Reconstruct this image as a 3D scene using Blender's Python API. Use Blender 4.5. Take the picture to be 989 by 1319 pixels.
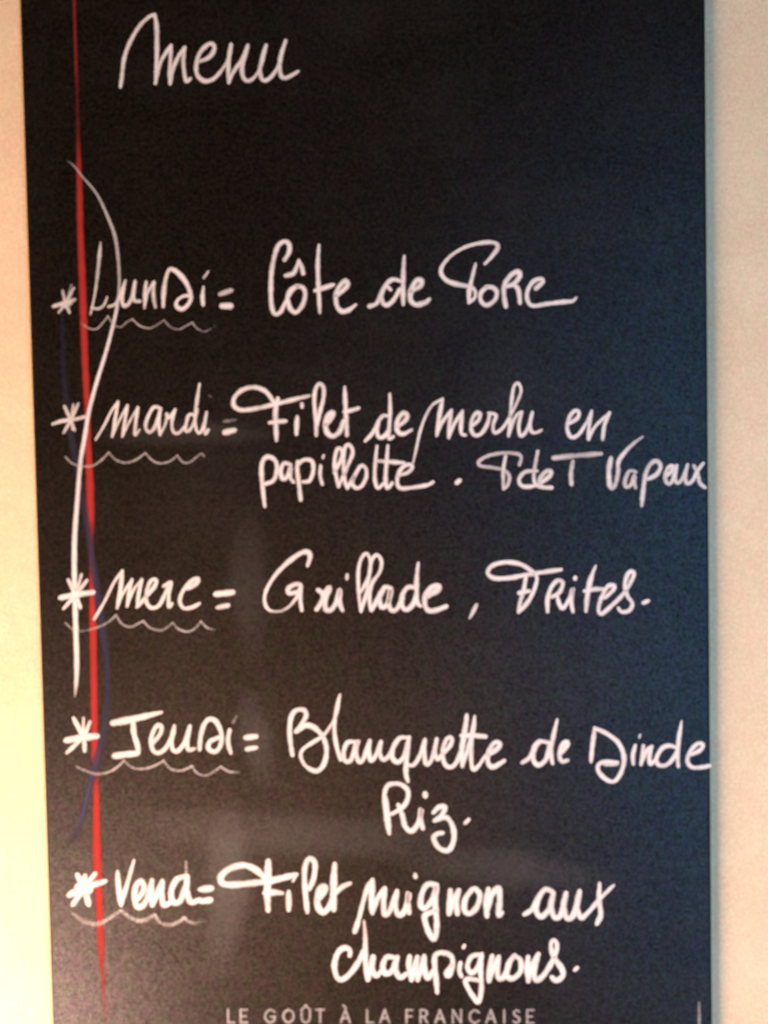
import bpy, math, random
from mathutils import Vector, Matrix

random.seed(7)
scene = bpy.context.scene
for o in list(bpy.data.objects):
    bpy.data.objects.remove(o, do_unlink=True)

# ------------------------------------------------------------------ camera
W_PX, H_PX, F_PX = 989.0, 1319.0, 1120.0       # photograph size, focal length in its pixels
DIST = 0.78                                     # metres from the lens to the board
def _n(v): return v.normalized()
down_c = _n(Vector((655.0, 34630.0, F_PX)))     # vertical edges of the board converge below
b_ = -655.0 / (34630.0 * 650.0 / F_PX + F_PX)
right_c = _n(Vector((1.0, 650.0 * b_ / F_PX, b_)))
right_c = _n(right_c - down_c * right_c.dot(down_c))
fwd_c = right_c.cross(down_c)
# camera axes in the world (X right, Y into the wall, Z up)
ax = Vector((right_c.x, fwd_c.x, -down_c.x))
ay = Vector((right_c.y, fwd_c.y, -down_c.y))
az = Vector((right_c.z, fwd_c.z, -down_c.z))
CAM = -DIST * az
cam_data = bpy.data.cameras.new("camera")
cam = bpy.data.objects.new("camera", cam_data)
scene.collection.objects.link(cam)
m = Matrix((( ax.x, -ay.x, -az.x, CAM.x),
            ( ax.y, -ay.y, -az.y, CAM.y),
            ( ax.z, -ay.z, -az.z, CAM.z),
            (0, 0, 0, 1)))
cam.matrix_world = m
cam_data.sensor_fit = 'VERTICAL'
cam_data.sensor_height = 24.0
cam_data.lens = 24.0 * F_PX / H_PX
cam_data.clip_start = 0.01
cam_data.clip_end = 50.0
cam_data.dof.use_dof = True                     # the phone did not focus quite on the board
cam_data.dof.focus_distance = 0.60
cam_data.dof.aperture_fstop = 2.1
scene.camera = cam

# ------------------------------------------------------------------ light
world = bpy.data.worlds.new("World")
scene.world = world
world.use_nodes = True
wb = world.node_tree.nodes["Background"]
wb.inputs[0].default_value = (1.0, 0.80, 0.62, 1)
wb.inputs[1].default_value = 0.10

def area_lamp(name, loc, target, size, power, color):
    ld = bpy.data.lights.new(name, 'AREA')
    ld.shape = 'ELLIPSE'; ld.size, ld.size_y = size; ld.energy = power; ld.color = color
    lo = bpy.data.objects.new(name, ld)
    scene.collection.objects.link(lo)
    lo.location = loc
    lo.rotation_euler = (Vector(target) - Vector(loc)).to_track_quat('-Z', 'Y').to_euler()
    return lo
area_lamp("warm_lamp", (-1.00, -0.42, -1.15), (-0.1, 0, -0.05), (0.60, 0.60), 136.0, (1.0, 0.64, 0.50))
area_lamp("room_lamp", (-0.50, -2.00, -1.02), (0, 0, 0), (0.55, 0.45), 19.0, (1.0, 0.50, 0.20))
area_lamp("cool_window_light", (0.72, -0.95, -0.25), (0.30, 0, -0.12), (0.50, 2.0), 18.5, (0.13, 0.50, 0.95))

scene.view_settings.view_transform = 'Standard'
scene.view_settings.look = 'None'
scene.view_settings.exposure = -0.22
scene.view_settings.gamma = 1.0
scene.render.engine = 'CYCLES'
scene.render.resolution_x = 767
scene.render.resolution_y = 1024
scene.cycles.transparent_max_bounces = 24

# ------------------------------------------------------------------ helpers
def on_plane(px, py, y=0.0):
    """photograph pixel -> point of the board's front plane"""
    d = ax * ((px - W_PX / 2) / F_PX) + ay * ((py - H_PX / 2) / F_PX) + az
    t = (y - CAM.y) / d.y
    return CAM + d * t
MM_PX = DIST / F_PX                              # metres per photograph pixel on the board

def link(o, parent=None):
    scene.collection.objects.link(o)
    if parent is not None:
        o.parent = parent
    return o

def new_mat(name):
    mt = bpy.data.materials.new(name); mt.use_nodes = True
    nt = mt.node_tree
    return mt, nt, nt.nodes, nt.links, nt.nodes["Principled BSDF"]

def noise(nt, coord, scale, detail=2.0, rough=0.5, vec_scale=None):
    n = nt.nodes.new("ShaderNodeTexNoise")
    n.inputs["Scale"].default_value = scale
    n.inputs["Detail"].default_value = detail
    n.inputs["Roughness"].default_value = rough
    if vec_scale:
        mp = nt.nodes.new("ShaderNodeMapping")
        mp.inputs["Scale"].default_value = vec_scale
        nt.links.new(coord, mp.inputs["Vector"]); coord = mp.outputs[0]
    nt.links.new(coord, n.inputs["Vector"])
    return n

def ramp(nt, src, p0, p1, c0=(0, 0, 0, 1), c1=(1, 1, 1, 1)):
    r = nt.nodes.new("ShaderNodeValToRGB")
    r.color_ramp.elements[0].position = p0; r.color_ramp.elements[0].color = c0
    r.color_ramp.elements[1].position = p1; r.color_ramp.elements[1].color = c1
    nt.links.new(src, r.inputs[0])
    return r

def mix(nt, mode, fac, a, b):
    x = nt.nodes.new("ShaderNodeMix"); x.data_type = 'RGBA'; x.blend_type = mode
    def put(s, v):
        if hasattr(v, "is_output"): nt.links.new(v, s)
        else: s.default_value = v
    put(x.inputs[0], fac); put(x.inputs[6], a); put(x.inputs[7], b)
    return x.outputs[2]

# ------------------------------------------------------------------ materials
def plaster():
    mt, nt, ns, lk, bs = new_mat("painted_plaster")
    tc = ns.new("ShaderNodeTexCoord").outputs["Object"]
    fine = noise(nt, tc, 520, 3, 0.75)
    big = noise(nt, tc, 9, 3, 0.6)
    blot = noise(nt, tc, 70, 2, 0.6)
    c = ramp(nt, fine.outputs[0], 0.30, 0.72, (0.58, 0.45, 0.30, 1), (0.84, 0.67, 0.45, 1)).outputs[0]
    c2 = ramp(nt, big.outputs[0], 0.35, 0.7, (0.92, 0.90, 0.86, 1), (1, 1, 1, 1)).outputs[0]
    c = mix(nt, 'MULTIPLY', 1.0, c, c2)
    c3 = ramp(nt, blot.outputs[0], 0.3, 0.7, (1.0, 0.93, 0.90, 1), (0.95, 1.0, 0.92, 1)).outputs[0]
    c = mix(nt, 'MULTIPLY', 1.0, c, c3)
    lk.new(c, bs.inputs["Base Color"])
    bs.inputs["Roughness"].default_value = 0.85
    bs.inputs["Specular IOR Level"].default_value = 0.25
    bp = ns.new("ShaderNodeBump"); bp.inputs["Strength"].default_value = 0.3
    bp.inputs["Distance"].default_value = 0.0006
    lk.new(noise(nt, tc, 420, 4, 0.65).outputs[0], bp.inputs["Height"])
    lk.new(bp.outputs[0], bs.inputs["Normal"])
    return mt

def slate():
    mt, nt, ns, lk, bs = new_mat("black_board_paint")
    tc = ns.new("ShaderNodeTexCoord").outputs["Object"]
    fine = noise(nt, tc, 330, 4, 0.85)
    blot = noise(nt, tc, 75, 2, 0.6)
    c = ramp(nt, fine.outputs[0], 0.40, 0.66, (0.000, 0.000, 0.000, 1), (0.015, 0.010, 0.006, 1)).outputs[0]
    tint = ramp(nt, blot.outputs[0], 0.30, 0.70, (1.0, 0.80, 0.78, 1), (0.80, 1.0, 0.78, 1)).outputs[0]
    c = mix(nt, 'MULTIPLY', 1.0, c, tint)
    # chalk dust left by the wiping cloth
    cloud = noise(nt, tc, 5.0, 5, 0.6, (1.0, 1.0, 0.7))
    streak = noise(nt, tc, 14.0, 4, 0.6, (0.25, 1.0, 1.0))
    d1 = ramp(nt, cloud.outputs[0], 0.42, 0.85).outputs[0]
    d2 = ramp(nt, streak.outputs[0], 0.35, 0.8).outputs[0]
    dd = mix(nt, 'MULTIPLY', 1.0, d1, d2)
    mul = ns.new("ShaderNodeMath"); mul.operation = 'MULTIPLY'; mul.inputs[1].default_value = 0.045
    sep = ns.new("ShaderNodeSeparateColor"); lk.new(dd, sep.inputs[0]); lk.new(sep.outputs[0], mul.inputs[0])
    c = mix(nt, 'MIX', mul.outputs[0], c, (0.42, 0.40, 0.37, 1))
    lk.new(c, bs.inputs["Base Color"])
    rr = ramp(nt, noise(nt, tc, 6, 4, 0.6).outputs[0], 0.3, 0.75, (0.31,)*3 + (1,), (0.38,)*3 + (1,))
    lk.new(rr.outputs[0], bs.inputs["Roughness"])
    sp = ramp(nt, noise(nt, tc, 620, 3, 0.8).outputs[0], 0.36, 0.66, (0.04,)*3 + (1,), (0.56,)*3 + (1,))
    lk.new(sp.outputs[0], bs.inputs["Specular IOR Level"])
    st = ramp(nt, noise(nt, tc, 95, 3, 0.6).outputs[0], 0.32, 0.68, (1.0, 0.76, 0.98, 1), (0.84, 0.98, 0.80, 1))
    lk.new(st.outputs[0], bs.inputs["Specular Tint"])
    bp = ns.new("ShaderNodeBump"); bp.inputs["Strength"].default_value = 0.5
    bp.inputs["Distance"].default_value = 0.0006
    lk.new(noise(nt, tc, 700, 3, 0.8).outputs[0], bp.inputs["Height"])
    lk.new(bp.outputs[0], bs.inputs["Normal"])
    return mt

def stroke_mat(name, color, grain=0.65, scale=420):
    """chalk or worn print: covers the board fully in the middle of a stroke, grainy at its rims"""
    mt, nt, ns, lk, bs = new_mat(name)
    tc = ns.new("ShaderNodeTexCoord").outputs["Object"]
    at = ns.new("ShaderNodeAttribute"); at.attribute_name = "cover"
    n1 = noise(nt, tc, scale, 3, 0.7)
    n2 = noise(nt, tc, 90, 2, 0.6)
    # alpha = cover * (1 + grain) - noise * grain
    a = ns.new("ShaderNodeMath"); a.operation = 'MULTIPLY'; a.inputs[1].default_value = 1.0 + grain * 0.75
    lk.new(at.outputs["Fac"], a.inputs[0])
    g = ns.new("ShaderNodeMath"); g.operation = 'MULTIPLY'; g.inputs[1].default_value = grain
    nm = ns.new("ShaderNodeMath"); nm.operation = 'MULTIPLY_ADD'; nm.inputs[1].default_value = 0.5
    lk.new(noise(nt, tc, 170, 2, 0.6).outputs[0], nm.inputs[0]); lk.new(n1.outputs[0], nm.inputs[2])
    nd = ns.new("ShaderNodeMath"); nd.operation = 'SUBTRACT'; nd.inputs[1].default_value = 0.25
    lk.new(nm.outputs[0], nd.inputs[0])
    lk.new(nd.outputs[0], g.inputs[0])
    s = ns.new("ShaderNodeMath"); s.operation = 'SUBTRACT'; s.use_clamp = True
    lk.new(a.outputs[0], s.inputs[0]); lk.new(g.outputs[0], s.inputs[1])
    lk.new(s.outputs[0], bs.inputs["Alpha"])
    lo = tuple(x * 0.86 for x in color[:3]) + (1,)
    c = ramp(nt, n2.outputs[0], 0.3, 0.7, lo, color).outputs[0]
    lk.new(c, bs.inputs["Base Color"])
    nv = ns.new("ShaderNodeCombineXYZ"); nv.inputs[1].default_value = -1.0   # a flat layer facing out of the board
    lk.new(nv.outputs[0], bs.inputs["Normal"])
    bs.inputs["Roughness"].default_value = 0.95
    bs.inputs["Specular IOR Level"].default_value = 0.1
    return mt

M_WALL = plaster()
M_BOARD = slate()
M_EDGE, _, _, _, _b = new_mat("black_board_edge")
_b.inputs["Base Color"].default_value = (0.006, 0.006, 0.006, 1)
_b.inputs["Roughness"].default_value = 0.8
_b.inputs["Specular IOR Level"].default_value = 0.15
M_CHALK = stroke_mat("white_chalk", (0.71, 0.665, 0.60, 1))
M_RED = stroke_mat("red_print", (0.32, 0.026, 0.020, 1), 0.42)
M_WHITE = stroke_mat("white_print", (0.72, 0.69, 0.64, 1), 0.35)
M_BLUE = stroke_mat("blue_print", (0.045, 0.042, 0.075, 1), 0.3)
M_GREY = stroke_mat("grey_print", (0.46, 0.45, 0.42, 1), 0.4)

# ------------------------------------------------------------------ the wall
def plane_mesh(name, x0, x1, z0, z1, y):
    me = bpy.data.meshes.new(name)
    me.from_pydata([(x0, y, z0), (x1, y, z0), (x1, y, z1), (x0, y, z1)], [], [(0, 1, 2, 3)])
    return me
THICK = 0.005
w = link(bpy.data.objects.new("wall", plane_mesh("wall", -1.6, 1.6, -1.6, 1.6, THICK + 0.0002)))
w.data.materials.append(M_WALL)
w["kind"] = "structure"

# ------------------------------------------------------------------ the board
top_l, top_r = on_plane(25.0, 0), on_plane(908.5, 0)
bot_l, bot_r = on_plane(67.0, 1319), on_plane(917.0, 1319)
XL = (top_l.x + bot_l.x) / 2; XR = (top_r.x + bot_r.x) / 2
ZT = max(top_l.z, top_r.z) + 0.085; ZB = min(bot_l.z, bot_r.z) - 0.055
board = link(bpy.data.objects.new("chalkboard", None))
board.location = ((XL + XR) / 2, THICK / 2, ZB)
board.empty_display_size = 0.05
board["label"] = "tall black menu chalkboard with white handwriting hung on the cream wall"
board["category"] = "chalkboard"
BL = board.location.copy()

import bmesh
bm = bmesh.new()
bmesh.ops.create_cube(bm, size=1.0)
for v in bm.verts:
    v.co = Vector((v.co.x * (XR - XL), v.co.y * THICK, v.co.z * (ZT - ZB) + (ZT - ZB) / 2))
bmesh.ops.bevel(bm, geom=list(bm.edges), offset=0.0024, segments=2, affect='EDGES', profile=0.5)
me = bpy.data.meshes.new("panel"); bm.to_mesh(me); bm.free()
me.materials.append(M_BOARD); me.materials.append(M_EDGE)
for p in me.polygons:
    if p.normal.y > -0.99: p.material_index = 1
link(bpy.data.objects.new("panel", me), board)

# ------------------------------------------------------------------ strokes
def spline(pts, step=2.0):
    """Catmull-Rom through (x, y, w, op) points"""
    if len(pts) == 1:
        p = pts[0]; pts = [(p[0] - 1, p[1], p[2], p[3]), (p[0] + 1, p[1], p[2], p[3])]
    P = [pts[0]] + list(pts) + [pts[-1]]
    out = []
    for i in range(1, len(P) - 2):
        p0, p1, p2, p3 = P[i - 1], P[i], P[i + 1], P[i + 2]
        n = max(2, int(math.hypot(p2[0] - p1[0], p2[1] - p1[1]) / step))
        for k in range(n):
            t = k / n
            q = []
            for c in range(4):
                a, b, cc, d = p0[c], p1[c], p2[c], p3[c]
                if c < 2:
                    q.append(0.5 * (2 * b + (cc - a) * t + (2 * a - 5 * b + 4 * cc - d) * t * t
                                    + (3 * b - a - 3 * cc + d) * t ** 3))
                else:
                    q.append(b + (cc - b) * t)
            out.append(tuple(q))
    out.append(tuple(P[-2]))
    return out

class Ink:
    """gathers the strokes of one word, in photograph pixels, into one mesh"""
    def __init__(self, lift=0.00012):
        self.v = []; self.f = []; self.c = []; self.lift = lift; self.n = 0
    def stroke(self, pts, soft=1.75, wob=0.07):
        s = spline(pts)
        L = [0.0]
        for a, b in zip(s, s[1:]):
            L.append(L[-1] + math.hypot(b[0] - a[0], b[1] - a[1]))
        tot = L[-1]
        # round caps: extra rings before and after
        def cap(p, q, sign):
            dx, dy = p[0] - q[0], p[1] - q[1]; l = math.hypot(dx, dy) or 1.0
            r = p[2] / 2; out = []
            for f in (0.35, 0.7, 0.92, 1.0):
                out.append((p[0] + dx / l * r * f, p[1] + dy / l * r * f, p[2] * math.sqrt(max(0.0, 1 - f * f)) + 0.05,
                            p[3]))
            return out
        head = cap(s[0], s[1], 1)[::-1]; tail = cap(s[-1], s[-2], 1)
        s = head + s + tail
        ph = random.uniform(0, 6.28)
        base = len(self.v)
        prof = ((-1.0, 0.0, 0.0), (-0.76, 0.5, 0.24), (-0.52, 0.8, 0.72), (-0.24, 1.0, 1.0), (0.24, 1.0, 1.0), (0.52, 0.8, 0.72), (0.76, 0.5, 0.24), (1.0, 0.0, 0.0))
        n = len(s)
        lift = self.lift + 0.0000015 * self.n
        self.n += 1
        for i, (x, y, w_, op) in enumerate(s):
            a = s[max(0, i - 1)]; b = s[min(n - 1, i + 1)]
            tx, ty = b[0] - a[0], b[1] - a[1]; l = math.hypot(tx, ty) or 1.0
            nx, ny = -ty / l, tx / l
            ww = w_ * soft / 2 * (1 + wob * math.sin(ph + i * 0.55) + wob * 0.6 * math.sin(ph * 2 + i * 1.3))
            e = min(i, n - 1 - i) / 9.0                     # the chalk lands and lifts lightly
            if soft > 1.6:
                ww *= 0.72 + 0.28 * min(1.0, e)
                op *= 0.92 + 0.08 * math.sin(ph * 3 + i * 0.21)
            for (u, h, cv) in prof:
                p = on_plane(x + nx * u * ww, y + ny * u * ww)
                self.v.append((p.x - BL.x, -THICK / 2 - lift - 0.00002 * h, p.z - BL.z))
                self.c.append(cv * op)
        k = len(prof)
        for i in range(n - 1):
            for j in range(k - 1):
                a = base + i * k + j
                self.f.append((a, a + 1, a + k + 1, a + k))
    def build(self, name, mat, parent=board, label=None):
        me = bpy.data.meshes.new(name)
        faces = []
        for q in self.f:                          # every face looks out from the board, also where a tight bend folds
            a, b, c, d = (self.v[i] for i in q)
            s2 = (c[0] - a[0]) * (d[2] - b[2]) - (c[2] - a[2]) * (d[0] - b[0])
            faces.append(q if s2 > 0 else q[::-1])
        me.from_pydata(self.v, [], faces)
        at = me.attributes.new("cover", 'FLOAT', 'POINT')
        at.data.foreach_set("value", self.c)
        me.materials.append(mat)
        o = link(bpy.data.objects.new(name, me), parent)
        if label: o["label"] = label
        return o

K = 247.0 / 989.0                                # the tracing was done on crops enlarged four times
def word(name, label, strokes, lift=0.00012, mat=None, wscale=1.0):
    """strokes: (ox, oy, width, opacity, points); a repeated point makes a corner"""
    ink = Ink(lift)
    for (ox, oy, w_, op, pts) in strokes:
        run = []
        runs = []
        for p in pts:
            q = (ox + p[0] * K, oy + p[1] * K, (p[2] if len(p) > 2 else w_) * K * wscale, p[3] if len(p) > 3 else op)
            if run and abs(run[-1][0] - q[0]) < 1e-6 and abs(run[-1][1] - q[1]) < 1e-6:
                runs.append(run); run = [q]
            else:
                run.append(q)
        runs.append(run)
        for r in runs: ink.stroke(r)
    return ink.build(name, mat or M_CHALK, board, label)

# ---- wiped chalk left as pale clouds on the black paint
M_SMUDGE = stroke_mat("wiped_chalk", (0.50, 0.48, 0.44, 1), 0.0)
def smudge(pts):
    ink = Ink(0.00002); ink.stroke(pts, soft=1.5, wob=0.03); ink.build("chalk_smudge", M_SMUDGE, board)
smudge([(296, 1020, 16, 0), (294, 1060, 34, .03), (292, 1100, 50, .075), (296, 1145, 52, .09), (290, 1190, 46, .06), (284, 1240, 30, .02), (282, 1270, 16, 0)])
smudge([(150, 1058, 16, 0), (220, 1064, 40, .03), (300, 1072, 52, .05), (400, 1077, 54, .05), (500, 1080, 46, .035), (600, 1078, 16, 0)])
smudge([(312, 880, 12, 0), (322, 915, 30, .03), (330, 950, 40, .06), (338, 990, 30, .03), (342, 1020, 12, 0)])
smudge([(324, 640, 14, 0), (320, 700, 40, .02), (318, 760, 50, .035), (324, 810, 36, .02), (328, 860, 14, 0)])
smudge([(500, 1106, 12, 0), (570, 1112, 36, .025), (660, 1118, 50, .04), (740, 1128, 30, .02), (800, 1134, 12, 0)])
smudge([(110, 556, 10, 0), (170, 560, 28, .02), (240, 556, 32, .03), (310, 560, 22, .02), (350, 562, 10, 0)])

# ---- printed drawing along the left side (under the chalk)
def px_line(name, mat, pts, lift, label):
    ink = Ink(lift); ink.stroke(pts, soft=1.4, wob=0.04); return ink.build(name, mat, board, label)

px_line("printed_line", M_RED, [
    (95.5, -40, 3.5, .55), (96, 0, 4, .6), (97, 40, 4.5, .62), (98.5, 85, 5, .55), (99.5, 110, 5, .36), (100.5, 150, 5, .36),
    (101, 175, 6, .4), (102, 215, 7.5, .75), (103, 250, 9, .85), (104, 300, 9, .9), (106, 350, 10, .95), (107.7, 401, 10, 1),
    (109, 440, 9.5, 1), (111, 490, 9, 1), (113, 530, 8, .9), (114, 569, 8.5, .9), (116, 620, 11, 1), (117, 660, 11, 1),
    (118, 690, 7, .55), (118, 712, 7, .35), (118, 735, 6.5, .6), (119, 760, 8, 1), (120, 803, 10, 1), (121, 863, 9.5, 1), (122, 939, 9.5, 1),
    (123, 975, 9.5, 1), (123.5, 990, 8, .4), (124, 1003, 7.5, .6), (124.5, 1030, 8.5, 1), (125, 1091, 11.5, 1), (127, 1140, 11, 1),
    (129, 1182, 9.5, .95), (130.4, 1225, 9, .75), (132, 1250, 8, .5), (134, 1280, 8, .38), (136, 1315, 8, .25), (137, 1335, 5, .05)],
    0.00004, "long vertical red line")
px_line("printed_curve", M_BLUE, [
    (80, 370, 6, .12), (81, 420, 8, .25), (84, 500, 9, .3), (92, 560, 11, .45), (105, 630, 10, .4), (115, 690, 10, .6),
    (121, 735, 10, .6), (131, 803, 13, .6), (139, 863, 10, .5), (138, 909, 10, .5), (131, 955, 11, .65), (119, 1000, 10, .8),
    (111, 1032, 7, 1), (103, 1064, 6, .8), (93, 1082, 6, .35), (80, 1095, 5, .1)], 0.00006, "faint dark blue curve")
px_line("printed_curve", M_WHITE, [
    (87, 207, 2, .22), (96, 214, 2.6, .42), (107, 228, 3, .5), (125, 250, 3.5, .54), (139, 279, 4.2, .6), (149, 307, 5, .56), (153.5, 346, 4.5, .52),
    (153.5, 377, 4, .55), (149, 406, 4.8, .8), (137.6, 451, 4.8, .9), (125, 492, 5.2, .95), (115, 530, 5.4, .9), (109, 566, 6, .9),
    (104, 596, 6, .8), (100, 645, 6, .85), (96.5, 696, 6.8, .92), (96.5, 754, 7, .95), (98.3, 818, 7, .92), (99.3, 857, 7, .85),
    (98.5, 880, 5.5, .8), (97, 897, 2.5, .4)], 0.00008, "long bowed white line crossing the red line")

# ---- chalk writing
A = (145, 10)
word("handwritten_word", "white chalk word Menu, heading at the top", [
    (*A, 18, 1, [(42,408),(50,350),(62,260),(90,180),(140,95),(190,47),(218,36),(218,36),(228,90,22),(230,180,22),(228,290,18),(222,390,16),
                 (222,390),(245,290),(275,235),(303,195),(303,195),(300,260),(296,330),(298,392),(298,392),(315,310),(345,245),(374,205),
                 (374,205),(366,270),(370,330),(382,380),(402,366)]),
    (*A, 20, 1, [(455,275),(500,255),(525,215),(518,188),(490,192),(450,235),(432,300),(440,350),(475,378),(520,368),(565,320,15),(598,260,13),(612,190),
                 (612,190),(600,270),(598,330),(600,385),(600,385,17),(625,330,17),(665,270,17),(698,195,14),(698,195),(680,260),(668,310),(675,360),(700,378),
                 (735,355,14),(770,290,14),(792,195,14),(792,195),(770,270),(760,330),(775,372),(805,368),(845,320,14),(870,250,14),(893,170,14),(893,170,18),(868,250,20),
                 (862,310),(872,355),(895,362),(930,345),(958,328,14)])])

A = (70, 300)
word("star_mark", "small smudged white chalk asterisk before Lundi", [
    (*A, 22, .75, [(0,378),(60,360),(105,345)]), (*A, 16, .7, [(45,300),(60,365),(80,410)]),
    (*A, 15, .7, [(102,285),(60,360),(25,410)]), (*A, 13, .52, [(90,270),(75,320),(60,365)]), (*A, 52, .7, [(62,368),(72,362)])])
word("handwritten_word", "white chalk word Lundi", [
    (*A, 16, .75, [(240,50,9),(234,120,18),(224,220,16),(208,330,11),(188,420,10)]),
    (*A, 14, .85, [(195,385),(225,392),(255,375),(275,330,8)]),
    (*A, 18, .85, [(283,380),(320,365),(345,310),(368,245,12),(368,245,12),(352,330),(358,375),(385,365),(405,320),(418,250,14),(418,250),(410,310),(415,350),(442,352)]),
    (*A, 18, .85, [(475,255),(468,320),(466,388,12),(466,388,12),(482,310,14),(515,255),(515,255),(512,320),(522,382)]),
    (*A, 20, 1, [(563,380,16),(565,310,22),(575,240,18),(590,195,14),(605,187,20),(640,207,24),(680,257,22),(702,312),(700,355),(665,392),(632,380),(634,350,14),(665,327,14),(694,324)]),
    (*A, 20, 1, [(770,280,14),(765,330),(768,370)]), (*A, 12, .8, [(772,232),(794,200)]),
    (*A, 26, .75, [(858,315),(912,297)]), (*A, 34, .95, [(868,377),(908,377)])])
word("wavy_underline", "thin faint wavy chalk underline below Lundi", [
    (*A, 9, .52, [(140,465,9,.3),(180,492),(220,495),(255,460),(278,430),(278,430),(310,475),(345,485),(375,460),(405,445),(405,445),(440,478),(490,492),(530,475),(567,450),
                 (567,450),(600,485),(640,498),(680,480),(712,462),(712,462),(740,495),(780,508,9,.4),(815,490,9,.35),(838,470,9,.25)])])

A = (330, 300)
word("handwritten_word", "white chalk word Côte", [
    (*A, 21, 1, [(147,138,24),(170,100),(170,60),(148,44),(115,65),(92,130),(79,210),(76,290),(79,370),(95,418),(125,408),(155,350,15),(185,295),(215,275)]),
    (*A, 21, 1, [(215,275),(182,290),(162,330),(175,388),(205,410),(240,370),(253,315),(240,282),(208,274)]),
    (*A, 22, 1, [(155,220,26),(195,205),(220,142,16),(220,142,16),(236,180,24),(242,208,24)]),
    (*A, 20, 1, [(324,62,13),(318,150),(320,250),(328,410,17)]), (*A, 22, 1, [(305,298),(345,285),(396,268)]),
    (*A, 22, 1, [(415,322),(455,290),(473,265),(460,247),(430,275),(411,320),(416,375),(442,405),(480,396),(513,370,14)])])
word("handwritten_word", "white chalk word de between Côte and Porc", [
    (*A, 20, 1, [(585,378,26),(622,362),(650,300),(680,255),(710,240),(745,250)]),
    (*A, 21, 1, [(692,292),(668,275),(648,310),(650,355),(672,373),(705,350),(740,290)]),
    (*A, 20, 1, [(763,120,14),(758,210,22),(757,300,22),(758,368,20)]),
    (*A, 24, 1, [(800,300),(845,275),(853,247),(825,247),(797,300),(796,348),(825,370),(870,360),(890,345)])])
A = (520, 300)
word("handwritten_word", "white chalk word Porc", [
    (*A, 18, 1, [(370,160,14),(352,230),(337,300,22),(336,358,20)]),
    (*A, 19, 1, [(336,358),(365,335,16),(367,300,16),(340,278,20),(280,266,24),(230,250,22),(197,220),(194,180),(240,120,15),(320,72,15),(410,50),(468,52),(484,75,22),(455,120),(417,160,14)]),
    (*A, 21, 1, [(430,277),(397,310),(397,350),(425,373),(465,350),(480,310),(460,282),(425,280)]),
    (*A, 23, 1, [(525,380),(515,310),(522,260),(555,215),(588,200),(598,220),(570,260),(535,275)]), (*A, 23, 1, [(560,265),(588,290),(598,360)]),
    (*A, 20, 1, [(682,285,28),(718,250),(704,237),(665,252),(637,300),(637,348),(665,376),(740,366),(820,356),(868,352),(888,334,12)])])

A = (65, 480)
word("star_mark", "white chalk asterisk before mardi touching the bowed line", [
    (*A, 18, .8, [(15,265),(60,250),(130,240),(190,225)]), (*A, 18, .75, [(75,175),(100,230),(125,295)]),
    (*A, 15, .75, [(145,160),(112,235),(70,310)]), (*A, 14, .7, [(120,165),(112,235),(116,290)]), (*A, 30, .7, [(105,235),(118,238)])])
word("handwritten_word", "white chalk word mardi", [
    (*A, 12, .9, [(235,345),(280,270),(315,200),(350,150),(350,150,16),(335,240,16),(320,330,14),(320,330),(350,260),(398,170),(398,170,16),(385,250,16),(372,330),
                  (372,330),(405,260),(452,180),(452,180,16),(442,250,17),(437,322,16),(460,295)]),
    (*A, 17, .9, [(570,185),(535,178),(503,230),(492,280),(512,308),(542,275),(568,190),(568,190),(560,260),(566,320),(566,320,13),(592,270,13),(604,215)]),
    (*A, 15, .9, [(600,215,20),(612,235,18),(645,190,14),(645,190),(627,260),(637,308),(665,310),(690,280)]),
    (*A, 16, .9, [(742,217),(715,218),(702,260),(697,298),(715,300),(740,260),(758,190)]),
    (*A, 15, .9, [(770,58,12),(756,150,17),(746,230),(755,300),(775,308),(795,260),(806,205),(806,205),(796,270),(800,318),(815,295)]),
    (*A, 16, .35, [(822,120),(828,125)]), (*A, 22, .38, [(900,250),(950,245)]), (*A, 32, .9, [(902,308),(946,298)])])
word("wavy_underline", "thin wavy chalk underline below mardi", [
    (*A, 11, .52, [(80,435,10,.5),(110,465),(160,482),(220,480),(265,450),(303,412),(303,412),(340,450),(390,465),(445,448),(490,415),(490,415),(530,455),(575,468),(620,455),
                  (655,428),(655,428),(685,462),(720,462),(755,435),(780,418),(792,430)])])
A = (280, 480); B = (450, 480); C = (672, 500)
word("handwritten_word", "white chalk word Filet above papillotte", [
    (*A, 21, .95, [(473,120,17),(400,137),(300,162),(200,185),(125,193),(87,172),(87,132),(125,92),(190,76),(250,98),(290,150)]),
    (*A, 24, 1, [(312,135),(300,200),(302,270),(305,350,17)]), (*A, 22, 1, [(272,258),(310,253),(352,250)]),
    (*A, 22, 1, [(412,230),(409,270),(408,315)]), (*A, 20, 1, [(436,162),(437,176)]),
    (*A, 19, 1, [(510,322),(508,250),(500,150),(505,90),(525,57),(547,77),(547,130),(530,200),(515,270)]),
    (*A, 24, 1, [(555,270),(585,240),(598,207),(575,217),(557,260),(566,308),(595,328),(630,305),(650,250)]),
    (*A, 21, 1, [(657,75,15),(660,160),(665,250),(668,322)]), (*A, 20, 1, [(655,202),(690,195),(728,183)])])
word("handwritten_word", "white chalk word de between Filet and merlu", [
    (*B, 18, 1, [(82,352),(120,310),(150,250),(175,222),(200,225)]), (*B, 20, 1, [(150,260),(142,300),(152,333),(180,328),(205,290)]),
    (*B, 18, 1, [(208,110,14),(210,200),(205,280),(203,342),(225,330)]),
    (*B, 22, 1, [(250,275),(285,250),(298,222),(280,207),(255,232),(243,270),(252,308),(280,316),(320,295,16)])])
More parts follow.
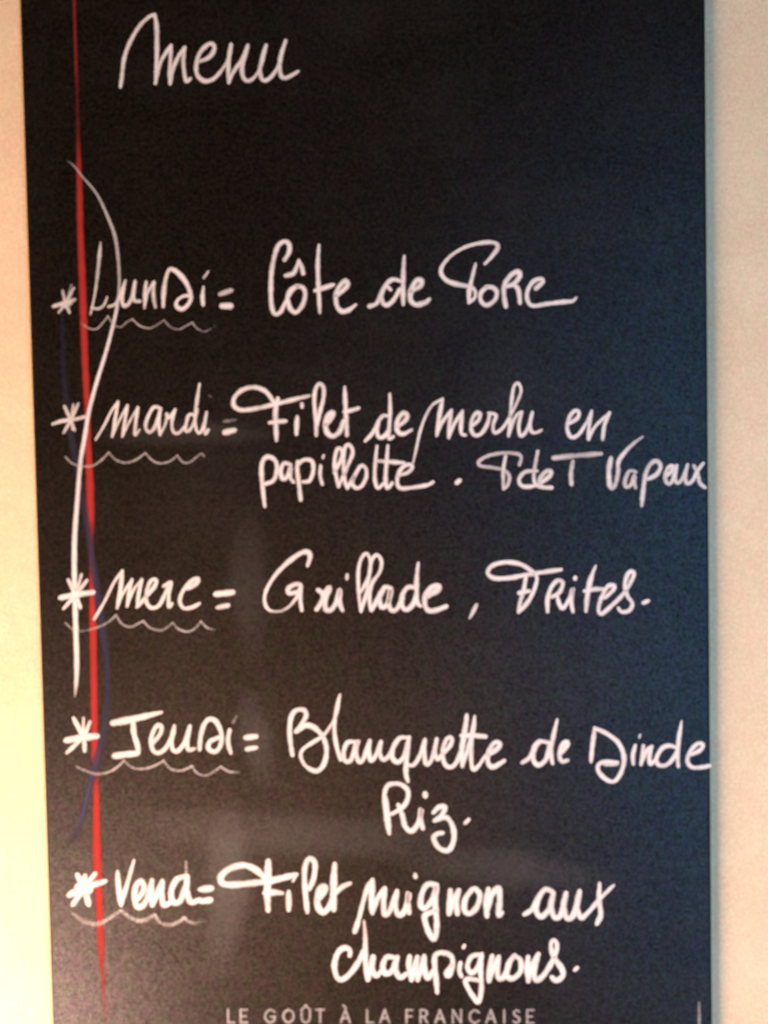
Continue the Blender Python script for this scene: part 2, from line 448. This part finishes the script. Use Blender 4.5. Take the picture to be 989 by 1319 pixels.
word("handwritten_word", "white chalk word merlu with a long hooked first stroke", [
    (*B, 17, 1, [(328,465,9),(345,390,13),(365,300,14),(395,220,13),(430,165,13),(480,137,15),(480,137,19),(462,230,21),(450,325,15),(450,325,14),(475,260),(525,195),
                 (525,195,19),(515,270,20),(512,335),(512,335,14),(540,265),(582,200),(582,200,20),(575,270,20),(577,315),(597,322)]),
    (*B, 19, 1, [(637,270),(665,245),(673,212),(655,207),(632,240),(627,290),(645,323),(680,313),(710,265),(722,215)]),
    (*B, 17, 1, [(718,208),(755,220),(740,270),(747,310),(785,290),(825,230,13),(860,160,13),(884,95,15),(870,55,14),(848,70,14),(836,140),(828,230),(820,325),
                 (820,325),(840,260),(865,215),(888,203),(888,203),(872,270),(880,325),(905,310),(930,255),(942,205),(942,205),(930,260),(937,303),(960,310),(988,297)])])
word("handwritten_word", "white chalk word en", [
    (*C, 19, 1, [(245,180),(285,155),(293,122),(270,117),(242,155),(233,210),(252,252),(290,240),(330,180,14),(358,120,14),(358,120),(346,190),(343,263),(343,263,15),(375,200,15),
                 (450,127,15),(450,127),(425,190),(415,263)])])
word("handwritten_word", "white chalk word papillotte", [
    (*A, 21, 1, [(245,690,16),(235,600),(228,520),(233,460),(260,434),(298,452),(308,500),(290,555),(250,573)]),
    (*A, 21, .95, [(377,475),(345,467),(327,505),(337,548),(360,538),(378,490),(376,540),(392,563)]),
    (*A, 21, 1, [(430,655),(420,570),(412,500),(415,460)]), (*A, 19, 1, [(412,480),(445,450),(488,457),(494,510),(475,557),(442,563)]),
    (*A, 18, 1, [(533,482),(530,530),(541,575)]), (*A, 16, .9, [(548,428),(545,438)]),
    (*A, 18, 1, [(603,515),(640,440),(641,398),(620,392),(606,440),(606,500),(625,588),(625,588),(672,480),(698,412),(680,372),(657,390),(651,470),(656,550),(670,596)]),
    (*A, 18, 1, [(670,596),(700,545),(738,482),(764,492),(768,535),(745,583),(715,595),(695,570),(706,530)]),
    (*B, 18, 1, [(142,378,14),(133,470),(131,550),(146,596),(172,575)]), (*B, 20, 1, [(198,376,14),(191,470),(186,550),(196,596),(220,570)]),
    (*B, 21, .9, [(148,455),(210,460),(280,465)]),
    (*B, 19, 1, [(252,530),(300,515),(323,490),(313,473),(275,487),(250,530),(248,578),(272,597),(340,590),(400,580),(430,565)])])
word("chalk_dot", "white chalk full stop after papillotte", [(*B, 28, 1, [(555,566),(565,558)])])
word("handwritten_word", "white chalk letters PdeT", [
    (*B, 18, .72, [(875,475),(885,440),(868,420),(800,414),(720,427),(668,457),(675,480),(740,490),(800,505),(824,535),(815,580),(796,600)]),
    (*B, 18, .85, [(805,432),(793,500),(793,598)]),
    (*B, 20, .9, [(965,507),(905,512),(874,550),(887,583),(930,588),(975,575)]), (*B, 18, .85, [(970,405),(958,470),(950,530),(958,575),(990,593)]),
    (*C, 22, .9, [(95,490),(143,452),(148,427),(120,432),(92,470),(102,508),(152,513)]),
    (*C, 24, .72, [(165,360,28),(280,348),(405,338)]), (*C, 23, .78, [(262,380),(252,440),(255,495)])])
word("handwritten_word", "white chalk word Vapeur cut close at the board edge", [
    (*C, 21, .85, [(458,362,26),(447,430,24),(455,508,24),(475,510),(494,440),(497,380),(530,330),(575,285,16),(622,250,10)]),
    (*C, 20, .8, [(585,432),(555,427),(532,470),(533,508),(560,500),(580,450),(578,480),(584,512)]),
    (*C, 22, .85, [(617,603),(625,520),(638,440),(665,387),(700,378),(713,410),(690,448),(650,468)]),
    (*C, 19, .9, [(735,460),(768,430),(778,402),(755,407),(737,450),(747,490),(770,485),(797,400),(797,400),(787,465),(802,490),(830,460),(852,397),(852,397),(840,460),(852,493),
                  (880,475),(905,425),(933,388)]),
    (*C, 19, .85, [(885,400),(905,440),(915,488),(942,512)])])

A = (70, 710)
word("star_mark", "white chalk asterisk before merc sitting on the bowed line", [
    (*A, 27, 1, [(35,240),(110,225),(200,212)]), (*A, 20, .95, [(75,150),(112,225),(135,290)]),
    (*A, 17, .9, [(170,150),(112,225),(50,295)]), (*A, 14, .85, [(142,120),(112,225)]), (*A, 44, 1, [(108,222),(118,224)])])
word("handwritten_word", "white chalk word merc", [
    (*A, 13, 1, [(208,350),(260,260),(310,160),(352,102),(352,102,18),(342,200,20),(325,293),(325,293),(355,220),(402,147),(402,147,18),(386,220,18),(376,285),(376,285),
                 (410,200),(452,147),(452,147,18),(437,220,18),(428,288)]),
    (*A, 18, 1, [(428,288),(465,245),(518,182),(526,148),(500,152),(477,210),(477,263),(502,292),(540,280),(575,215),(590,170)]),
    (*A, 17, 1, [(565,180),(603,160),(592,220),(592,288),(608,270)]),
    (*A, 18, 1, [(690,190,28),(733,165,24),(743,140),(710,152),(667,200),(648,255),(667,293),(710,290),(748,270)]),
    (*A, 30, 1, [(835,222),(920,212)]), (*A, 25, 1, [(845,290),(896,279)])])
word("wavy_underline", "thin wavy chalk underline below merc", [
    (*A, 11, .52, [(60,370,9,.5),(100,405,9,.4),(160,410,9,.4),(230,390),(280,365),(320,330),(320,330),(350,375),(395,390),(430,375),(460,360),(460,360),(495,395),(545,408),(580,395),
                  (612,368),(612,368),(640,400),(690,415),(730,395),(757,362),(757,362),(790,395),(830,405,9,.35)])])
A = (325, 700)
word("handwritten_word", "white chalk word Grillade", [
    (*A, 22, 1, [(285,113,20),(298,70,24),(288,45,24),(255,48),(190,92),(120,162,19),(73,240,16),(64,300,16),(87,343,15),(140,350,12,.75),(190,325,14,.85),(232,275,18)]),
    (*A, 22, 1, [(232,275),(250,217),(220,212),(186,233),(190,258),(230,250)]), (*A, 20, 1, [(252,217),(247,280),(255,345,18)]),
    (*A, 24, 1, [(340,240),(365,262),(358,300),(332,340)]), (*A, 24, 1, [(365,262),(398,228),(377,290),(378,338),(405,343),(435,300),(452,240),(448,300),(464,343)]),
    (*A, 20, 1, [(489,164),(488,180)]),
    (*A, 17, 1, [(560,350),(549,260),(546,150),(560,82),(588,52),(608,90),(600,170),(560,250)]),
    (*A, 17, 1, [(560,350),(590,250),(604,150),(618,82),(645,60),(666,95),(655,150),(618,205),(604,280),(610,343)]),
    (*A, 23, 1, [(715,232),(680,227),(645,290),(615,343)]), (*A, 23, 1, [(682,227),(657,280),(666,328),(698,310),(714,240),(702,300),(716,343),(745,338),(775,280)]),
    (*A, 23, 1, [(840,227),(800,227),(772,270),(772,322),(796,342),(830,310),(848,250)]), (*A, 20, 1, [(855,100,13),(846,200,24),(850,300),(866,322)]),
    (*A, 25, 1, [(905,268,34),(950,243,30),(962,222),(930,222),(897,260),(888,308),(907,345),(950,343),(998,325)])])
A = (595, 700)
word("chalk_comma", "white chalk comma between Grillade and Frites", [(*A, 20, .9, [(72,320,24),(58,350,20),(38,385,12)])])
word("handwritten_word", "white chalk word Frites", [
    (*A, 21, 1, [(508,135),(430,146),(340,160),(250,177),(170,180),(133,155),(152,117),(220,97),(300,107),(360,145),(384,175,18),(374,230,18),(340,300),(292,353)]),
    (*A, 20, .95, [(328,175),(317,240),(297,310),(291,353)]), (*A, 24, 1, [(295,255),(342,246)]),
    (*A, 21, 1, [(440,350),(440,290),(457,230),(490,192),(518,202),(503,250),(465,275)]), (*A, 20, 1, [(488,262),(500,310),(520,333),(555,280),(570,232),(562,300),(570,350)]),
    (*A, 22, 1, [(582,176),(582,182)]),
    (*A, 20, 1, [(688,115,11),(660,190,24),(645,270,24),(638,348)]), (*A, 22, 1, [(632,245),(690,236),(728,236)]),
    (*A, 20, 1, [(735,280),(778,240),(783,217),(750,222),(717,280),(702,340),(717,363),(760,330),(830,260),(878,180),(883,148),(857,152),(838,210),(850,268),(877,310),
                 (858,347),(820,352),(806,335)]),
    (*A, 22, 1, [(935,306),(957,296)])])

A = (75, 890)
word("star_mark", "bold white chalk asterisk before Jeudi", [
    (*A, 31, 1, [(45,255),(130,240),(200,233)]), (*A, 20, 1, [(82,142),(130,240),(138,308)]),
    (*A, 18, .95, [(165,160),(130,235),(47,318)]), (*A, 14, .9, [(132,140),(130,235)]), (*A, 44, 1, [(125,240),(140,240)])])
word("handwritten_word", "white chalk word Jeudi", [
    (*A, 30, 1, [(285,165,34),(400,142),(532,110,18)]), (*A, 24, 1, [(388,160),(392,220),(410,280),(415,318)]), (*A, 30, 1, [(295,335,34),(350,327),(408,322,26)]),
    (*A, 20, 1, [(490,270),(528,220),(533,182),(507,182),(482,240),(487,300),(515,320),(555,295),(590,230),(600,182),(600,182),(587,250),(592,303),(620,308),(655,260),(680,182),
                 (680,182),(667,260),(672,303),(702,298)]),
    (*A, 22, 1, [(730,300),(736,230),(757,167),(785,144),(818,162),(842,220),(838,280),(810,313),(777,298),(782,262),(828,240)]),
    (*A, 21, 1, [(885,202),(876,260),(890,318)]), (*A, 18, .35, [(903,162),(918,132)]),
    (*A, 30, 1, [(970,240),(1018,235)]), (*A, 24, 1, [(975,300),(1020,292)])])
word("wavy_underline", "wavy chalk underline below Jeudi", [
    (*A, 13, .52, [(95,390,12,.4),(140,410),(200,428),(270,415),(315,385),(340,360),(340,360),(385,395),(440,402),(500,385),(545,360),(545,360),(580,400),(630,412),(665,400),(690,388),
                  (690,388),(720,425),(765,435),(805,415),(838,390),(838,390),(880,415),(930,420,11,.4)])])
A = (340, 890); B = (480, 900); C = (672, 900)
word("handwritten_word", "white chalk word Blanquette", [
    (*A, 22, 1, [(147,330),(134,240),(137,150),(160,104),(203,97),(218,125),(195,170),(167,208),(167,208,26),(220,177,26),(270,197,24),(308,245),(323,310),(308,380,22),(270,413,22),(217,388,18),
                 (190,340,16),(202,300,16),(260,260,18),(310,225,16),(355,160,13),(380,100,12),(392,20,10),(392,20,14),(374,90,18),(363,180,18),(371,270,20),(395,355,20)]),
    (*A, 21, 1, [(465,262),(430,267),(410,320),(421,363),(450,353),(470,290),(485,257),(474,310),(491,368),(515,345),(545,257),(545,257),(541,310),(551,358),(575,335),(603,262),
                 (603,262),(596,310),(611,353),(640,340),(665,290)]),
    (*A, 22, 1, [(742,242),(700,243),(667,290),(662,343),(690,367),(725,330),(747,240),(747,240),(737,330),(731,420),(741,463)]),
    (*A, 20, 1, [(735,378),(768,383),(800,340),(830,252),(830,252),(826,310),(836,378),(865,350),(890,248),(890,248),(882,310),(893,352),(925,320),(962,277),(967,243),(945,243),(922,300),
                 (928,368),(955,393),(990,370),(1030,260),(1045,125)]),
    (*B, 19, 1, [(485,85,13),(470,180,24),(459,270,24),(461,348),(461,348),(490,260),(520,150),(525,90,13),(525,90,13),(511,190,22),(506,290,22),(516,363),(545,345),(582,290,14)]),
    (*B, 24, 1, [(458,190),(520,190),(580,195)]),
    (*B, 23, 1, [(592,290),(643,257),(653,228),(625,228),(597,275),(593,328),(620,352),(676,320)])])
word("handwritten_word", "white chalk word de between Blanquette and Dinde", [
    (*B, 20, 1, [(772,328,24),(810,300),(835,240),(862,217)]), (*B, 22, 1, [(905,227),(862,222),(833,260),(828,318),(856,342),(893,310),(910,240)]),
    (*B, 20, 1, [(950,108,13),(931,190,22),(917,270,22),(926,333)]),
    (*C, 22, 1, [(200,280),(233,243),(233,222),(212,232),(193,280),(203,322),(233,318)])])
word("handwritten_word", "white chalk word Dinde", [
    (*C, 21, 1, [(355,325,17),(363,240,22),(375,152),(375,152),(440,182),(498,230),(525,300,24),(514,370,22),(480,423,18),(440,420),(397,380),(393,342),(430,325),(490,328)]),
    (*C, 19, .8, [(488,338),(430,340)]),
    (*C, 21, 1, [(583,243),(571,290),(573,335)]), (*C, 13, .85, [(608,187),(604,200)]),
    (*C, 20, 1, [(625,243),(620,290),(613,338),(613,338),(640,272),(668,247),(668,247),(656,300),(662,338),(690,310)]),
    (*C, 21, 1, [(795,252),(758,242),(720,257),(692,310),(706,343),(750,338),(790,290),(803,250)]), (*C, 20, 1, [(822,115,10),(807,210,22),(801,290),(805,348)]),
    (*C, 20, 1, [(865,290),(918,265),(932,237),(905,232),(867,270),(852,320),(876,353),(930,353),(966,345)])])
word("handwritten_word", "white chalk word Riz", [
    (*B, 26, 1, [(85,693,22),(73,600,30),(62,505,28)]), (*B, 22, 1, [(58,500),(77,448),(130,438),(173,462),(183,500),(163,550),(110,588),(92,594)]),
    (*B, 23, 1, [(132,548),(152,600),(167,658),(200,683),(235,640),(250,568),(246,620),(258,668)]), (*B, 30, 1, [(270,491),(271,500)]),
    (*B, 24, 1, [(314,585),(342,558),(372,560),(355,600),(320,628),(320,628),(378,612),(412,660),(417,730),(388,783),(340,768),(314,720),(330,697),(358,692)]),
    (*B, 22, 1, [(477,640),(493,624)])])

A = (80, 1090)
word("star_mark", "thick blurred white chalk asterisk before Vend", [
    (*A, 33, 1, [(42,250),(115,215),(225,180,22)]), (*A, 28, 1, [(82,150),(115,215),(138,298)]),
    (*A, 24, 1, [(172,142),(115,215),(58,300)]), (*A, 28, 1, [(120,155),(115,215)]), (*A, 80, 1, [(105,215),(122,218)])])
word("handwritten_word", "bold white chalk word Vend", [
    (*A, 24, 1, [(287,132,18),(293,210,26),(306,300)]), (*A, 20, 1, [(306,300),(336,200),(372,72,13)]),
    (*A, 26, 1, [(395,270),(423,222),(413,180),(387,197),(374,250),(384,303),(410,312),(440,270),(465,178),(465,178),(461,250),(466,303),(466,303),(490,250),(518,182),(518,182),(516,250),(527,303),(560,290)]),
    (*A, 27, 1, [(638,155),(592,172),(564,230),(573,288),(610,280),(640,200)]), (*A, 14, .55, [(640,80),(641,150)]), (*A, 27, 1, [(645,155),(645,230),(665,288),(708,276)]),
    (*A, 34, 1, [(718,222),(768,217)]), (*A, 32, .95, [(722,283),(764,277)])])
word("wavy_underline", "broad smudged wavy chalk underline below Vend", [
    (*A, 22, .48, [(60,350,30,.4),(110,385,30,.42),(180,402,24,.42),(240,375),(305,330),(305,330),(350,365),(410,385),(480,355),(480,355),(510,395),(560,405),(600,390),(630,370),(630,370),(670,395),(740,380,14,.25)])])
A = (270, 1090); B = (440, 1090); C = (600, 1090)
word("handwritten_word", "bold white chalk word Filet before mignon", [
    (*A, 29, 1, [(448,145,22),(390,160),(300,180),(200,192),(110,199),(64,188),(62,152),(110,113),(180,98),(240,122),(280,160)]), (*A, 14, 1, [(450,145),(430,180)]),
    (*A, 33, 1, [(303,80),(300,160),(298,240),(302,330,26)]), (*A, 30, 1, [(288,240),(340,238),(375,242,20)]),
    (*A, 27, 1, [(408,238),(408,325)]), (*A, 24, 1, [(504,338),(495,250),(489,140),(501,78),(520,62),(543,90),(538,160),(515,220)]),
    (*A, 29, 1, [(562,270),(595,230),(598,210),(572,214),(555,270),(562,318),(586,340),(620,310),(640,250)]),
    (*A, 31, 1, [(645,92,24),(640,180),(638,260),(640,325)]), (*A, 24, 1, [(640,250),(680,212),(722,192)])])
word("handwritten_word", "bold white chalk word mignon", [
    (*B, 25, 1, [(68,440,28),(90,370,20),(110,290,20),(135,210),(158,178),(158,178,30),(155,260,30),(158,343),(158,343,22),(185,270),(222,218),(222,218),(216,290),(223,353),(250,330),(285,233),
                 (285,233),(277,300),(291,353),(320,340),(343,270),(345,240),(341,290),(348,343)]), (*B, 25, 1, [(379,149),(380,157)]),
    (*B, 26, 1, [(488,198),(440,198),(412,250),(408,308),(432,318),(470,270),(487,205),(482,300),(490,400),(479,478),(452,450),(428,380),(434,352),(488,332)]),
    (*B, 26, 1, [(560,228),(553,348),(553,348),(575,280),(603,228),(603,228),(591,290),(596,348)]),
    (*B, 26, 1, [(672,222),(638,270),(632,328),(660,347),(698,310),(712,250),(688,218)]),
    (*B, 28, 1, [(755,222),(746,290),(748,358)]), (*B, 28, 1, [(750,330),(772,252),(808,218),(814,280),(808,358),(824,345)])])
word("handwritten_word", "bold white chalk word aux", [
    (*C, 24, 1, [(302,350),(340,325),(370,270),(395,230)]),
    (*C, 26, 1, [(442,232),(405,224),(368,280),(363,338),(390,362),(430,320),(450,242),(450,242),(437,310),(457,367),(490,350),(515,243),(515,243),(502,310),(522,372),(555,350),(585,233),
                 (585,233),(572,310),(592,367),(630,340,20),(690,270,20),(760,202,16)]),
    (*C, 25, 1, [(688,192,18),(685,280),(694,350),(675,398)])])
A = (415, 1195); B = (540, 1195)
word("handwritten_word", "bold white chalk word champignons", [
    (*A, 25, 1, [(142,142),(143,117),(115,103),(82,127),(63,190),(73,248),(100,267),(140,240),(185,180),(212,120)]),
    (*A, 24, 1, [(215,-35,14,.7),(221,30,18,.85),(222,100),(222,170),(235,268),(235,268),(255,190),(262,152,30),(262,152,30),(256,200,30),(276,248),(302,225)]),
    (*A, 26, 1, [(365,152),(330,153),(312,200),(327,237),(360,220),(387,152),(387,152),(377,210),(400,257),(430,240)]),
    (*A, 25, 1, [(450,148),(446,200),(460,268),(460,268),(475,200),(490,152),(490,152),(486,210),(492,268),(492,268),(513,200),(525,148),(525,148),(529,220),(546,262),(566,225)]),
    (*A, 24, 1, [(592,332),(586,260),(579,190),(582,142),(618,128),(663,145),(672,190),(652,248),(638,235),(668,195)]),
    (*A, 23, 1, [(712,182),(706,220),(716,248)]), (*A, 20, 1, [(732,92),(728,101)]),
    (*A, 23, 1, [(815,138),(770,148),(748,200),(770,233),(803,200),(821,137),(821,137),(816,220),(820,310),(805,382),(768,340),(738,282),(752,263),(810,272)]),
    (*B, 26, 1, [(375,147),(361,210),(359,273),(359,273),(380,210),(408,152),(408,152),(401,220),(411,262),(440,245),(470,165)]),
    (*B, 24, 1, [(490,142),(457,190),(452,248),(485,260),(522,220),(518,162),(485,147)]),
    (*B, 26, 1, [(560,152),(556,215),(561,273),(561,273),(580,200),(612,137),(612,137),(592,210),(597,267),(630,255),(670,200),(703,130,20),(708,82,20),(690,62,20),(677,90,20),(692,150),(733,210),(738,248),(705,272),(683,255)]),
    (*B, 20, 1, [(801,217),(813,206)])])

# ---- printed slogan at the foot of the board
GL = {
 'L': [[(0,0),(0,1),(0,1),(.62,1)]], 'E': [[(.62,0),(0,0),(0,0),(0,1),(0,1),(.62,1)], [(0,.5),(.5,.5)]],
 'G': [[(.92,.18),(.5,0),(.1,.22),(0,.5),(.1,.8),(.5,1),(.9,.82),(.95,.55),(.95,.55),(.55,.55)]],
 'O': [[(.5,0),(.1,.2),(0,.5),(.1,.8),(.5,1),(.9,.8),(1,.5),(.9,.2),(.5,0)]],
 'U': [[(0,0),(0,.65),(.15,.92),(.4,1),(.65,.92),(.8,.65),(.8,0)]], 'T': [[(0,0),(.75,0)], [(.375,0),(.375,1)]],
 'A': [[(0,1),(.45,0),(.45,0),(.9,1)], [(.18,.66),(.72,.66)]], 'F': [[(.6,0),(0,0),(0,0),(0,1)], [(0,.5),(.5,.5)]],
 'R': [[(0,1),(0,0),(0,0),(.4,0),(.6,.12),(.62,.32),(.4,.52),(0,.52)], [(.3,.52),(.68,1)]],
 'N': [[(0,1),(0,0),(0,0),(.8,1),(.8,1),(.8,0)]], 'C': [[(.9,.18),(.5,0),(.1,.22),(0,.5),(.1,.8),(.5,1),(.9,.82)]],
 'I': [[(0,0),(0,1)]], 'S': [[(.55,.12),(.3,0),(.05,.18),(.12,.4),(.5,.58),(.58,.82),(.3,1),(0,.88)]],
 '^': [[(.15,-.12),(.4,-.34),(.4,-.34),(.65,-.12)]], '`': [[(.25,-.34),(.5,-.14)]], ',': [[(.5,1),(.55,1.2),(.4,1.3)]]}
CAP, CAPX = 16.5, 13.2
def print_word(letters, label):
    ink = Ink(0.00008)
    for ch, cx, cy in letters:
        base = ch[0]
        wd = max(p[0] for s in GL[base] for p in s) * CAPX
        for g in ch:
            for s in GL[g]:
                run = []
                for p in s + [None]:
                    q = None if p is None else (cx - wd / 2 + p[0] * CAPX, cy + p[1] * CAP, 3.2, .62)
                    if q is None or (run and run[-1] == q):
                        ink.stroke(run, wob=0.02); run = [q] if q else []
                    else:
                        run.append(q)
    ink.build("printed_word", M_GREY, board, label)
a_ = lambda u: 280 + u * K
b2 = lambda u: 480 + u * K
Y0 = 1300.5
print_word([('L', a_(72), Y0), ('E', a_(137), Y0)], "small printed capitals LE")
print_word([('G', a_(272), Y0), ('O', a_(367), Y0), ('U^', a_(456), Y0), ('T', a_(530), Y0)], "small printed capitals GOÛT")
print_word([('A`', a_(660), Y0)], "small printed capital À")
print_word([('L', a_(788), Y0), ('A', a_(863), Y0)], "small printed capitals LA")
print_word([('F', b2(190), Y0 + .5), ('R', b2(264), Y0 + .5), ('A', b2(346), Y0 + .5), ('N', b2(434), Y0 + .5), ('C,', b2(523), Y0 + .5), ('A', b2(608), Y0 + .5),
            ('I', b2(677), Y0 + .5), ('S', b2(740), Y0 + .5), ('E', b2(812), Y0 + .5)], "small printed capitals FRANÇAISE")
px_line("printed_mark", M_GREY, [(899.7, 1292, 4, .4), (900, 1310, 5, .5), (900.3, 1345, 5, .5)], 0.00008, "short grey upright mark in the corner")
